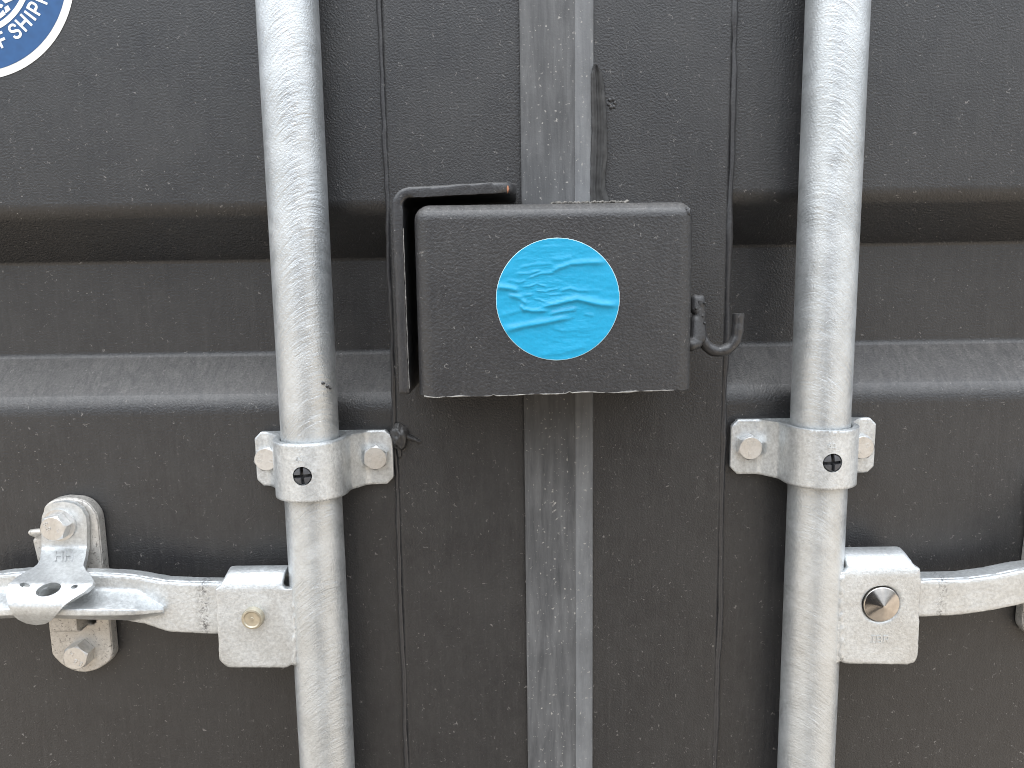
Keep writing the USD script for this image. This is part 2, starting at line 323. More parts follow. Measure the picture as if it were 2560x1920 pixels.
def weld(x, z0, z1, seed, r=.0022, Y=-.0006):
    g = np.random.default_rng(seed); n = int((z1 - z0) / .004); zz = np.linspace(z0, z1, n)
    w = np.convolve(g.normal(0, 1, n + 8), np.ones(9) / 9, 'valid') * .0011
    ru = r * (1 + .25 * np.convolve(g.normal(0, 1, n + 4), np.ones(5) / 5, 'valid'))
    return tube(np.c_[x + w, np.full(n, Y), zz], ru, 10, .05, seed)
def rbox(x0, x1, y0, y1, z0, z1, r):
    return hull([ball((x, y, z), r) for x in (x0 + r, x1 - r) for y in (y0 + r, y1 - r) for z in (z0 + r, z1 - r)])
ldoor = thing('container_door', 'left black corrugated steel door leaf, with the blue and white badge', 'door', (-.6, 0, ZB))
part(ldoor, 'panel', ext_x(groove_profile(zl), -1.2, XL_ST + .004), PAINT, 25)
part(ldoor, 'stile', rbox(XL_ST, XMID - .006, -.0025, .060, ZB, ZT, .003), PAINT, 40)
part(ldoor, 'weld_bead', weld(XL_ST - .0003, .9, 1.75, 3, .0016, -.0008), PAINTW, True)
rdoor = thing('container_door', 'right black corrugated steel door leaf, behind the lock box', 'door', (.6, 0, ZB))
part(rdoor, 'panel', ext_x(groove_profile(zr), XR_ST - .004, 1.2), PAINT, 25)
part(rdoor, 'stile', rbox(XMID + .006, XR_ST, -.0025, .060, ZB, ZT, .003), PAINT, 40)
part(rdoor, 'weld_bead', weld(XR_ST + .0005, .9, 1.75, 5, .0021, -.0008), PAINTW, True)
# weld spatter lump beside the left bracket
lx, lz = at(1000, 1092, -.003)
def lump(c, r, seed, amp=.35, sub=3, sq=(1, 1, 1), freq=2.2):
    s = trimesh.creation.icosphere(sub, 1.0); v = s.vertices
    d = 1 + amp * (meshkit.fbm(v * freq + seed * 7.3, 3, seed) - .5) * 2
    s.vertices = v * d[:, None] * r * np.array(sq) + np.array(c); return s
wl = union([man(lump((lx, -.004, lz), .0058, 2, .4, 3, (.95, .8, 1.5), 1.6)), hull([ball((lx + .003, -.004, lz + .001), .002), ball((lx + .0125, -.003, lz - .0035), .0009)]), hull([ball((lx - .001, -.003, lz - .007), .0016), ball((lx - .0005, -.003, lz - .0125), .0012)])])
part(ldoor, 'weld_lump', soften(wl, .0015, 4), PAINTW, True)

bx_, bz_ = at(1530, 258, -.0026)
part(rdoor, 'paint_blister', soften(union([man(lump((bx_ + .0018 * math.cos(a), -.0026, bz_ + .0026 * math.sin(a)), .0011, k, .4, 2, (1, .6, 1))) for k, a in enumerate((0, 1.1, 2.3, 3.4, 4.4, 5.4))]), .0008, 2), PAINTW, True)
# ------------------------------------------------------------------ seal between the doors
gk = thing('door_seal', 'long grey rubber seal strip running down between the two doors', 'seal', (XMID, 0, ZB))
xl = at(1437, 480, -.006)[0]
sp = [(XG0, -.0028), (XG0, -.0055), (XG0 + .002, -.0062), ((XG0 + xl) / 2, -.0050), (xl - .0015, -.0060), (xl - .0001, -.0068), (xl - .0001, -.0028)]
part(gk, 'sealing_strip', ext_z(Polygon(sp), ZB + .02, ZT - .02), RUB, 30)
lp = [(xl, -.0028), (xl, -.0069), (xl + .001, -.0072), (XG1 - .003, -.0062), (XG1 - .0006, -.0045), (XG1, -.0028)]
part(gk, 'seal_lip', ext_z(Polygon(lp), ZB + .02, ZT - .02), RUBL, 30)

# ------------------------------------------------------------------ smear of sealant hanging on the right of the seal
cz = [(1489, 165), (1492, 185), (1494, 230), (1497, 280), (1498, 330), (1497, 390), (1494, 440), (1493, 475), (1497, 506)]
wd = [6, 14, 17, 19, 20, 20, 19, 20, 27]
cx = np.array([(*at(a, b, -.004), at(a + w, b, -.004)[0] - at(a - w, b, -.004)[0]) for (a, b), w in zip(cz, wd)])
tt = np.linspace(0, 1, 120); src = np.linspace(0, 1, len(cz)); gx = np.random.default_rng(4)
X, Z, W = (np.interp(tt, src, cx[:, k]) for k in (0, 1, 2))
jl, jr = (np.convolve(gx.normal(0, 1, 136), np.ones(17) / 17, 'valid') * .0009 for _ in range(2))
V, F, nc = [], [], 17
for i in range(120):
    for k in range(nc):
        u = k / (nc - 1) * 2 - 1
        y = -.0036 - .0028 * (1 - u ** 6) - .0012 * math.exp(-((u + .42) / .13) ** 2) - .0010 * math.exp(-((u - .35) / .12) ** 2) + .0007 * math.exp(-((u + .05) / .15) ** 2) - .0022 * math.exp(-((u + 1.0) / .12) ** 2) - .0016 * math.exp(-((u - 1.0) / .1) ** 2)
        V.append((X[i] + u * W[i] / 2 + (jl[i] if u < 0 else jr[i]) * abs(u), y - .00012 * math.sin(i * .37 + k), Z[i]))
for i in range(119):
    for k in range(nc - 1):
        a = i * nc + k; F += [(a, a + nc, a + nc + 1), (a, a + nc + 1, a + 1)]
nb = len(V); V += [(v[0], -.0026, v[2]) for v in V]; F += [(c + nb, b + nb, a + nb) for a, b, c in F]
rim = [i * nc for i in range(120)] + [119 * nc + k for k in range(1, nc)] + [i * nc + nc - 1 for i in range(118, -1, -1)] + list(range(nc - 2, 0, -1))
for a, b in zip(rim, rim[1:] + rim[:1]): F += [(a, b, b + nb), (a, b + nb, a + nb)]
sm = trimesh.Trimesh(V, F); trimesh.repair.fix_normals(sm)
sl_t = thing('sealant_smear', 'ragged dark strip of sealant beside the seal above the lock box', 'sealant', (X.mean(), 0, Z.min()))
part(sl_t, 'smear', sm, SEAL, 50)
gx = np.random.default_rng(21); q = np.linspace(0, 1, 70); sx_, sz_ = np.interp(q, [0, 1], [at(1380, 506, -.0640)[0], at(1575, 502, -.0640)[0]]), np.interp(q, [0, 1], [at(1380, 503, -.0640)[1], at(1575, 499, -.0640)[1]])
part(sl_t, 'dried_rim', tube(np.c_[sx_, -.0570 + .0006 * gx.normal(0, 1, 70), sz_ - .0004 + .00025 * gx.normal(0, 1, 70)], .0006 + .0005 * np.abs(np.convolve(gx.normal(0, 1, 74), np.ones(5) / 5, 'valid')), 7), DUSTM, True, 'dusty dried rim of sealant on top of the box')

# ------------------------------------------------------------------ locking bars
YB, RB = -.0235, .0175
def bar_line(p0, p1):
    a, b = np.array(at(*p0, YB)), np.array(at(*p1, YB)); s = (b[0] - a[0]) / (b[1] - a[1])
    return lambda z: a[0] + (z - a[1]) * s
barL, barR = bar_line((718, 0), (819.5, 1920)), bar_line((2094.5, 0), (2013.5, 1920))
def rod(line, r=RB, n=96):
    zz = np.linspace(.15, 2.45, 60); pts = np.c_[line(zz), np.full(60, YB), zz]; return tube(pts, r, n)

def make_hub(parent, outline, yc, half, th, x0, x1, zt, zb, m):
    """folded plate: a U in section (open below), folded over at the top; outline cuts its front view"""
    pth = [(yc - half + th / 2, zb)] + [(yc - (half - th / 2) * math.cos(a), zt - half + (half - th / 2) * math.sin(a)) for a in np.linspace(0, math.pi, 24)] + [(yc + half - th / 2, zb)]
    u = ext_x(LineString(pth).buffer(th / 2, cap_style=2), x0, x1)
    return u ^ ext_y(outline, -.2, .2)

# left bar
YHL = YB - .011
lb = thing('locking_bar', 'left galvanized door bar with spiral ripple marks, its handle lever held in the latch', 'locking bar', (barL(.15), YB, .15))
part(lb, 'rod', rod(barL), GROD_L, True)
ol = ats([(572, 1417), (563, 1425), (556, 1448), (549, 1465), (538, 1473), (545, 1590), (548, 1651), (568, 1669), (719, 1669), (728, 1662), (745, 1668), (790, 1600), (780, 1500), (752, 1472), (712, 1472), (706, 1466), (706, 1416)], YHL)
zt = at(640, 1417, YB)[1]; zb = at(640, 1672, YHL)[1]
hubL = make_hub(lb, Polygon(ol), YB, .0115, .0045, ol[4][0] - .01, barL(1.2) - .004, zt, zb - .01, GALV)
hp = part(lb, 'handle_hub', soften(hubL, .002, 3), GALV, 40)
rx, rz = at(630, 1548, YHL - .004)
pin = m3.Manifold.revolve(cross(Polygon([(0, 0), (.0068, 0), (.0068, .0032), (.0062, .0044), (.0052, .0046), (.0046, .0040), (.0042, .0039), (.0012, .0038), (.0010, .0040), (0, .0040)])), 48)
pin = pin.transform(np.array([[1, 0, 0, rx], [0, 0, -1, YHL - .0003], [0, 1, 0, rz]], float))
part(lb, 'pivot_pin', pin, RIVETZ, 30, 'small raised yellowish pivot pin')
part(hp, 'stamped_letters', text_on('IBR', *at(630, 1617, YHL), YHL - .0001, .0042, -1), GALV, False)
wp = np.array([(*at(740 + 2 * math.sin(k * 1.3), 1480 + k * 9, -.034), ) for k in range(21)])
part(lb, 'weld_bead', tube(np.c_[wp[:, 0], np.full(21, YB - .0105), wp[:, 1]], .0022 + .0004 * np.sin(np.arange(21) * 2.1), 10, .1, 8), GALV, True)
for sx_, sy_, ln in ((808, 957, 7), (816, 966, 10), (822, 972, 6)):
    x_, z_ = at(sx_, sy_, YB - .011); ph_ = math.asin(np.clip((x_ - barL(z_)) / RB, -1, 1)); c_ = (barL(z_) + RB * math.sin(ph_), YB - RB * math.cos(ph_), z_)
    part(lb, 'scuff_mark', lump(c_, .0004, sx_, .4, 2, (ln * .42, 2., 1.6 + ln * .1)), PAINTW, True)
# right bar
YHR = YB - .0135
rb = thing('locking_bar', 'right galvanized door bar with a broad cone headed pin through its handle lever', 'locking bar', (barR(.15), YB, .15))
part(rb, 'rod', rod(barR), GROD_R, True)
orr = ats([(2122, 1369), (2258, 1369), (2272, 1376), (2283, 1399), (2291, 1416), (2304, 1424), (2299, 1545), (2296, 1638), (2289, 1654), (2277, 1662), (2114, 1661), (2102, 1655), (2086, 1662), (2050, 1600), (2060, 1480), (2090, 1427), (2112, 1432), (2122, 1424)], YHR)
zt = at(2200, 1370, YB)[1]; zb = at(2200, 1665, YHR)[1]
hubR = make_hub(rb, Polygon(orr), YB, .0135, .0050, barR(1.2) + .004, orr[5][0] + .01, zt, zb - .01, GALV)
rx, rz = at(2203, 1510, YHR)
hubR = hubR - cyl_y(rx, YHR - .01, YHR + .003, rz, .0117, 48)
hp = part(rb, 'handle_hub', soften(hubR, .002, 3), GALV, 40)
cone = m3.Manifold.revolve(cross(Polygon([(0, 0), (.0111, 0), (.0111, .0036), (.0106, .0041), (.0008, .0072), (0, .0073)])), 64)
cone = cone.transform(np.array([[1, 0, 0, rx], [0, 0, -1, YHR + .003], [0, 1, 0, rz]], float))
part(rb, 'pivot_pin', cone, RIVETM, 30, 'broad polished pivot pin with a shallow cone head')
part(hp, 'stamped_letters', text_on('IBR', *at(2200, 1598, YHR), YHR - .0001, .0050, -1), GALV, False)
wp = np.array([at(2098 + 2 * math.sin(k * 1.7), 1434 + k * 10.5, -.034) for k in range(21)])
part(rb, 'weld_bead', tube(np.c_[wp[:, 0], np.full(21, YB - .0115), wp[:, 1]], .0026 + .0005 * np.sin(np.arange(21) * 2.1), 10, .12, 9), GALV, True)

# ------------------------------------------------------------------ bar brackets
def bracket(line, pxl, pxr, ytop, ybot, bolts, label, screwpx, seed):
    YF = -.0062
    (xa, z1), (xb, z0) = at(pxl, ytop, YF), at(pxr, ybot, YF)
    z1, z0 = at((pxl + pxr) / 2, ytop, YF)[1], at((pxl + pxr) / 2, ybot, YF)[1]; zc = (z0 + z1) / 2; xc = line(zc)
    t = thing('bar_bracket', label, 'bracket', (xc, 0, zc), 'saddle brackets holding the door bars')
    th, R = .0036, RB + .0012 + .0018
    yf = YF + th / 2; A = math.radians(18)
    arc = [(xc + R * math.sin(a), YB - R * math.cos(a)) for a in np.linspace(-math.pi / 2 - A * .2, math.pi / 2 + A * .2, 40)]
    path = [(xa, yf), (xc - R - .0105, yf), (xc - R - .0005, YB + .006)] + arc + [(xc + R + .0005, YB + .006), (xc + R + .0105, yf), (xb, yf)]
    path = fillet(path, [0, .009, .007] + [0] * 40 + [.007, .009, 0], 8)
    sec = LineString(path).buffer(th / 2, cap_style=2, join_style=1, quad_segs=8)
    sec = sec.buffer(.0012).buffer(-.0024).buffer(.0012)
    s = ext_z(sec, z0, z1)
    c = .0045; front = Polygon([(xa + c, z0), (xb - c, z0), (xb, z0 + c), (xb, z1 - c), (xb - c, z1), (xa + c, z1), (xa, z1 - c), (xa, z0 + c)]).buffer(-.0012).buffer(.0012)
    s = s ^ ext_y(front, -.2, .2)
    sx, sz = at(*screwpx, YB - R - .002)
    s = s - cyl_y(sx, YB - .06, YB - .012, sz, .0057, 36)
    sp = part(t, 'strap', s.refine_to_length(.0016), GALV, 35)
    part(t, 'back_plate', ext_y(Polygon([(xa + .004, z0 + .001), (xb - .004, z0 + .001), (xb - .004, z1 - .0006), (xa + .004, z1 - .0006)]).buffer(-.001).buffer(.001), -.0023, -.0003), GALV, 35)
    for k, (bx, bz, deg, tdeg) in enumerate(bolts):
        x, z = at(bx, bz, YF - .0055)
        b = part(t, 'bolt', hexbolt(x, z, YF - .0001, .0142, .0056, deg), BOLT, 25)
        c, s_ = math.cos(math.radians(tdeg)), math.sin(math.radians(tdeg)); q = .0036
        part(b, 'bolt_marking', trimesh.util.concatenate([text_on('8.8', x - s_ * -q, z + c * -q, YF - .0056, .0029, tdeg), text_on('H', x - s_ * q, z + c * q, YF - .0056, .0029, tdeg)]), BOLT, False)
    # black cross-slotted screw sunk in the hole
    ys = YB - R - .0006
    hd = m3.Manifold.revolve(cross(Polygon([(0, -.006), (.0053, -.006), (.0053, .0014), (.0049, .0021), (.003, .0026), (0, .0027)])), 40)
    hd = hd.transform(np.array([[1, 0, 0, sx], [0, 0, -1, ys + .0012], [0, 1, 0, sz]], float))
    for a in (4, 94):
        sl = m3.Manifold.cube((.02, .0110, .0021), True).transform(np.array([[math.cos(math.radians(a)), 0, -math.sin(math.radians(a)), sx], [0, 1, 0, ys - .0022], [math.sin(math.radians(a)), 0, math.cos(math.radians(a)), sz]], float))
        hd = hd - sl
    part(t, 'screw', hd, SCREW, 30)
    part(sp, 'stamped_mark', text_on('61', sx - .001, sz + .0105, YB - R - .0018, .003, 0, .0004), GALV, False)
bracket(barL, 634, 985, 1078, 1212, [(664, 1149, 12, -105), (938, 1146, 25, -95)], 'galvanized saddle bracket on the left bar, next to the black weld lump', (755, 1191), 1)
bracket(barR, 1829, 2185, 1047, 1183, [(1877, 1121, 20, 175), (2157, 1119, 5, -65)], 'galvanized saddle bracket on the right bar, below the hook', (2083, 1158), 2)

# ------------------------------------------------------------------ lock box
YX = -.066
lbx = thing('lock_box', 'black painted steel lock box welded over the join of the doors', 'lock box', (*[(at(1385, 985, YX)[0])], 0, at(1385, 985, YX)[1]))
x0, _ = at(1038, 760, YX); x1, _ = at(1735, 760, YX); z1 = at(1390, 506, YX)[1]; z0 = at(1390, 990, YX)[1]
def boxsolid(x0, x1, z0, z1, yf, yb, r):
    ps = []
    for x in (x0 + r, x1 - r):
        ps.append(ball((x, yf + r, z1 - r), r, 32))
        ps.append(m3.Manifold.cylinder(.001, r, r, 32).translate((x, yf + r, z0)))
        for z in (z0, z1 - r): ps.append(m3.Manifold.cube((.0005, .0005, .0005)).translate((x0 if x < (x0 + x1) / 2 else x1 - .0005, yb, z)))
        ps.append(m3.Manifold.cube((.0005, .0005, .0005)).translate((x0 + r if x < (x0 + x1) / 2 else x1 - r, yb, z1 - .0005)))
    return hull(ps)
outer = boxsolid(x0, x1, z0, z1, YX, -.012, .0085)
inner = boxsolid(x0 + .004, x1 - .004, z0 - .02, z1 - .004, YX + .004, -.004, .005)
shell = outer - inner
# ragged, slightly slanting flame-cut lower edge
g = np.random.default_rng(12); n = 90; bx = np.linspace(x0 - .002, x1 + .002, n)
rag = np.convolve(g.normal(0, 1, n + 6), np.ones(7) / 7, 'valid') * .00045 + np.where(g.random(n) > .93, .0007, 0)
slope = np.interp(bx, [x0, x1], [.0012, .0036]) - .0012 * np.sin(np.clip((bx - x0) / .012, 0, 1) * math.pi / 2)
zrag = z0 + slope + rag
cut = Polygon([(x0 - .01, z0 - .03)] + [(a, b) for a, b in zip(bx, zrag)] + [(x1 + .01, z0 - .03)])
shell = shell - ext_y(cut, YX - .01, 0.0)
sh = part(lbx, 'shell', shell, PAINTB, 40)
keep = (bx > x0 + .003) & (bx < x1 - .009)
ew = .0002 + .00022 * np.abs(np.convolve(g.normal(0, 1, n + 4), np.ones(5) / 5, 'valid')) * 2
part(sh, 'worn_highlight_edge', tube(np.c_[bx[keep], np.full(keep.sum(), YX + .0002), zrag[keep] + .0001], ew[keep], 6), EDGE, True, 'bare lower edge with the paint worn off')
# mitre scar on the top right corner
mx, mz = at(1718, 530, YX + .004)
part(sh, 'weld_scar', soften(man(lump((mx, YX + .0030, mz), .0020, 5, .5, 3, (.9, .9, 1.2))), .0012, 2), PAINTW, True)
# hook
YK = -.040
hkp = ats([(1749, 745), (1750, 790), (1750, 835)], YK)
hk = [at(1748, 752, YK), at(1749, 790, YK), at(1750, 826, YK), at(1754, 846, YK), at(1764, 863, YK), at(1779, 875, YK), at(1796, 879, YK), at(1813, 876, YK), at(1828, 866, YK), at(1838, 852, YK), at(1843, 834, YK), at(1845, 810, YK), at(1846, 784, YK)]
hs = np.array(hk); L = np.r_[0, np.cumsum(np.linalg.norm(np.diff(hs, axis=0), axis=1))]; q = np.linspace(0, L[-1], 60)
hx, hz = np.interp(q, L, hs[:, 0]), np.interp(q, L, hs[:, 1])
for _ in range(6): hx[1:-1] = (hx[:-2] + 2 * hx[1:-1] + hx[2:]) / 4; hz[1:-1] = (hz[:-2] + 2 * hz[1:-1] + hz[2:]) / 4
hook = part(lbx, 'hook', tube(np.c_[hx, np.full(60, YK), hz], np.full(60, .0034) + .00012 * np.sin(np.arange(60) * .9), 20), PAINTW, 40, 'bent black hook welded to the side')
def kb(px, py, dy, r): x, z = at(px, py, YK + dy); return ball((x, YK + dy, z), r)
blob = [hull([kb(1738, 748, 0, .0030), kb(1752, 762, 0, .0026), kb(1738, 775, -.001, .0030), kb(1754, 780, 0, .0024)]),
        hull([kb(1738, 800, -.002, .0030), kb(1753, 806, -.001, .0026), kb(1736, 850, -.004, .0036), kb(1752, 846, -.002, .0032)]),
        hull([kb(1746, 752, 0, .0032), kb(1752, 746, 0, .0024), kb(1745, 850, -.002, .0036), kb(1753, 850, 0, .0028)]), hull([kb(1728, 862, -.006, .0040), kb(1742, 858, -.004, .0034)])]
part(hook, 'weld_bead', soften(union(blob), .0016, 3), PAINTW, True)
sb = []
for px, py in ((1763, 758), (1741, 772), (1757, 790), (1762, 808), (1739, 800), (1733, 820)):
    x, z = at(px, py, YK - .004); sb.append(lump((x, YK - .0035, z), .0008, px, .3, 1))
part(hook, 'weld_spatter', trimesh.util.concatenate(sb), PAINTW, True)

# ------------------------------------------------------------------ angle guard left of the box
YG = -.060
ctr = [at(1010, 986, YG), at(991, 520, YG), at(988, 484, YG), at(1012, 482, YG), at(1292, 466, YG)]
ctr = [at(1011, 987, YG), at(991, 482, YG), at(1292, 466, YG)]
w = .0030
gp = LineString(fillet(ctr, [0, .0075, 0], 10)).buffer(w, cap_style=2, quad_segs=8)
guard = ext_y(gp, YG, -.0028)
xe = ctr[2][0]
plan = Polygon([(xe - .3, YG - .01), (xe - .3, .01), (xe, .01), (xe, YG - .01)])
plan = Polygon([(xe - .3, .01), (xe, .01)] + [(xe - .012 + .012 * math.cos(a), YG + .012 - .012 * math.sin(a)) for a in np.linspace(0, math.pi / 2, 14)] + [(xe - .3, YG)])
guard = guard ^ ext_z(plan, .8, 2.)
gd = thing('angle_guard', 'bent black angle plate shielding the left side of the lock box', 'bracket', (ctr[0][0], 0, ctr[0][1]))
gm = arr(guard.refine_to_length(.0022)); gm.merge_vertices(); gm = trimesh.smoothing.filter_taubin(gm, .4, .42, 3)
v = gm.vertices; v += (meshkit.fbm(v * 260, 3, 4)[:, None] - .5) * np.array([.0007, .0003, .0007]); gm.vertices = v
gpth = part(gd, 'plate', gm, PAINTW, 50)
rx, rz = at(1269, 472, YG + .002)
part(gpth, 'rust_chip', lump((rx, YG + .0035, rz), .0019, 11, .4, 2, (.5, 1.0, 1.1)), RUST, True, 'orange rusty chip at the end of the plate')
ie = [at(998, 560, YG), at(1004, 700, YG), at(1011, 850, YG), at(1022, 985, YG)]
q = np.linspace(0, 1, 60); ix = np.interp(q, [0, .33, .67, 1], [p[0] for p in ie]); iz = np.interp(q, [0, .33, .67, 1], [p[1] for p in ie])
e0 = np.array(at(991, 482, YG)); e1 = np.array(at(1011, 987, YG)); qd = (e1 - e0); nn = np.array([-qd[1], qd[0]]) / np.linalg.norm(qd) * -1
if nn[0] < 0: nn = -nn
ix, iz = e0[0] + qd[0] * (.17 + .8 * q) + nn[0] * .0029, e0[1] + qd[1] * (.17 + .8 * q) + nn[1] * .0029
part(gpth, 'worn_highlight_edge', tube(np.c_[ix, np.full(60, YG + .0001), iz], .00010 + .00014 * np.abs(np.sin(np.arange(60) * 1.7) * np.sin(np.arange(60) * .31)), 6), EDGE, True)  # pale strip that paints in the highlight along the guard edge

# ------------------------------------------------------------------ blue round sticker on the box
cxp, czp = at(1394, 749, YX); RS = (at(1547, 749, YX)[0] - at(1240, 749, YX)[0]) / 2
def seg(v): return np.array([at(1220 + a * .199, 590 + b * .199, YX) for a, b in v])
FOLD = [([(120, 645), (250, 660), (380, 690)], .0011, .0013), ([(250, 740), (400, 790), (480, 850)], .0008, .0011), ([(400, 870), (450, 925), (560, 945), (760, 940)], .0009, .0012),
        ([(660, 890), (880, 850), (1120, 795), (1280, 835), (1420, 865), (1640, 880)], .0013, .0016), ([(200, 1200), (420, 1140), (700, 1090), (1020, 1030)], .0012, .0017),
        ([(800, 450), (900, 400), (1040, 355), (1280, 335), (1480, 335)], .0009, .0014), ([(520, 525), (660, 475), (830, 465)], .0007, .0007), ([(360, 475), (530, 475), (660, 430)], .0006, .0007),
        ([(890, 700), (1030, 660), (1130, 690), (1280, 690)], .0007, .0009), ([(420, 640), (520, 635), (610, 600), (740, 640)], .0006, .0006), ([(600, 690), (720, 700), (900, 655)], .0005, .0006),
        ([(240, 560), (400, 590), (470, 560)], .0005, .0007), ([(770, 985), (960, 940), (1110, 925)], .0008, .0012), ([(800, 1150), (940, 1190), (1320, 1170)], .0006, .0016),
        ([(620, 1500), (900, 1470), (1250, 1390)], .0006, .002), ([(300, 750), (430, 760), (560, 735)], .0007, .0008), ([(570, 790), (640, 800), (720, 830)], .0005, .0006), ([(760, 745), (930, 735)], .0004, .0006),
        ([(800, 300), (950, 290), (1060, 270)], .0006, .0014), ([(400, 400), (560, 365), (820, 350)], .0005, .0009), ([(1200, 980), (1330, 1005)], .0005, .0008), ([(150, 1010), (330, 960), (480, 930)], .0005, .0012)]
def relief(x, z):
    h = np.zeros_like(x)
    for pts, amp, wid in FOLD:
        s = seg(pts); best = np.full(x.shape, 1e9); sgn = np.zeros_like(x); tpos = np.zeros_like(x)
        for i in range(len(s) - 1):
            a, d = s[i], s[i + 1] - s[i]; L2 = d @ d; t = np.clip(((x - a[0]) * d[0] + (z - a[1]) * d[1]) / L2, 0, 1)
            ex, ez = x - a[0] - t * d[0], z - a[1] - t * d[1]; dd = np.hypot(ex, ez); m = dd < best
            best = np.where(m, dd, best); sgn = np.where(m, np.sign(ez), sgn); tpos = np.where(m, (i + t) / (len(s) - 1), tpos)
        wu = np.where(sgn > 0, wid * 1.3, wid * .7); env = np.clip(np.minimum(tpos, 1 - tpos) * 6 + .25, 0, 1)
        h += amp * env * np.exp(-(best / wu) ** 2) * (.95 if amp > .00075 else .55)
    p = np.stack([x * 130, z * 420, 0 * x], -1); h += .00035 * (meshkit.fbm(p, 4, 3) - .5)
    p = np.stack([x * 260, z * 900, 0 * x], -1); mid = np.exp(-(((x - cxp + .008) / .018) ** 2 + ((z - czp - .006) / .012) ** 2)); h += .00035 * (meshkit.fbm(p, 3, 9) - .5) * (.35 + .6 * mid)
    return h
NR, NA = 110, 260; V, F = [(cxp, 0, czp)], []
for i in range(1, NR + 1):
    for k in range(NA):
        a = 2 * math.pi * k / NA; r = RS * i / NR * (1 + .003 * math.sin(3 * a + 1)); V.append((cxp + r * math.cos(a), 0, czp + r * math.sin(a) * .985))
V = np.array(V); V[:, 1] = YX - .00025 - relief(V[:, 0], V[:, 2])
for k in range(NA): F.append((0, 1 + k, 1 + (k + 1) % NA))
for i in range(NR - 1):
    for k in range(NA):
        a, b = 1 + i * NA + k, 1 + i * NA + (k + 1) % NA; F += [(a, a + NA, b + NA), (a, b + NA, b)]
st = thing('round_sticker', 'wrinkled plain sky blue round sticker on the lock box front', 'sticker', (cxp, YX, czp))
film = trimesh.Trimesh(V, F, process=False); trimesh.repair.fix_normals(film)
if film.face_normals[:, 1].mean() > 0: film.invert()
part(st, 'film', film, CYAN, True)
o = 1 + (NR - 1) * NA; ring = V[o:o + NA]; back = ring.copy(); back[:, 1] = YX - .00002; ringo = (ring - [cxp, 0, czp]) * [1.006, 1, 1.006] + [cxp, 0, czp]; ringo[:, 1] = ring[:, 1] + .00003
VV = np.vstack([ring, ringo, back + (ringo - ring) * [1, 0, 1]]); FF = []
for k in range(NA):
    b = (k + 1) % NA
    for u in (0, NA): FF += [(k + u, b + u, b + u + NA), (k + u, b + u + NA, k + u + NA)]
er = trimesh.Trimesh(VV, FF, process=False); trimesh.repair.fix_normals(er)
part(st, 'cut_edge', er, CYANE, True)

# ------------------------------------------------------------------ round badge, upper left
bc = np.array(at(-86, -84, -.0003)); pxm = (at(100, 0, 0)[0] - at(0, 0, 0)[0]) / 100
bd = thing('badge_sticker', 'round blue and white badge with curved lettering at the top left', 'sticker', (bc[0], 0, bc[1]))
def disc(r0, r1, Y, n=128):
    p = Point(*bc).buffer(r1 * pxm, quad_segs=48)
    if r0: p = p.difference(Point(*bc).buffer(r0 * pxm, quad_segs=48))
    return ext_y(p, Y - .0002, Y)
part(bd, 'white_backing', disc(0, 270, -.0001), WHITEP, 30)
part(bd, 'blue_band', disc(0, 250.5, -.0003), BLUEP, 30)
part(bd, 'white_ring', disc(150, 163, -.0005), WHITEP, 30)
# curved lettering, tops towards the centre
let = []
def glyph(ch, px, py):
    x, z = at(px, py, -.0006); ang = math.degrees(math.atan2(z - bc[1], x - bc[0])) + 90
    t_ = text_on(ch, 0, 0, -.0005, 35.5 * pxm, 0, .0002, True) if ch != 'I' else arr(ext_y(sbox(-3.4 * pxm, -17 * pxm, 3.4 * pxm, 17 * pxm), -.0007, -.0005)); v_ = t_.vertices.copy(); c_, s_ = math.cos(math.radians(ang)), math.sin(math.radians(ang))
    t_.vertices = np.c_[x + .88 * v_[:, 0] * c_ - v_[:, 2] * s_, v_[:, 1], z + .84 * v_[:, 0] * s_ + v_[:, 2] * c_]; let.append(t_)
cy0 = np.array([-86, -84]); rt = 207.
for ch, p in (('F', (4, 99)), ('S', (37, 78)), ('H', (59, 57)), ('I', (75.5, 39)), ('P', (87, 20)), ('P', (103, -6)), ('I', (114, -30)), ('N', (125, -55)), ('G', (129, -90)), ('O', (-30, 119))):
    glyph(ch, *p)
part(bd, 'lettering', trimesh.util.concatenate(let), WHITEP, False)
em = []
def quad(pts): em.append(ext_y(Polygon(ats(pts, -.0005)).buffer(.0001), -.0007, -.0005))
quad([(0, 10), (8, 13), (4, 20), (0, 19)]); quad([(6, 0), (14, 8), (38, -3), (38, -8), (10, -6)])
quad([(12, 19), (20, 14), (26, 24), (15, 33)]); quad([(0, 35), (8, 26), (14, 36), (3, 44), (0, 46)])
quad([(-30, 20), (-10, 12), (-6, 20), (-24, 30)]); quad([(-40, 50), (-12, 40), (-8, 48), (-34, 60)])
part(bd, 'emblem', union(em), WHITEP, False)

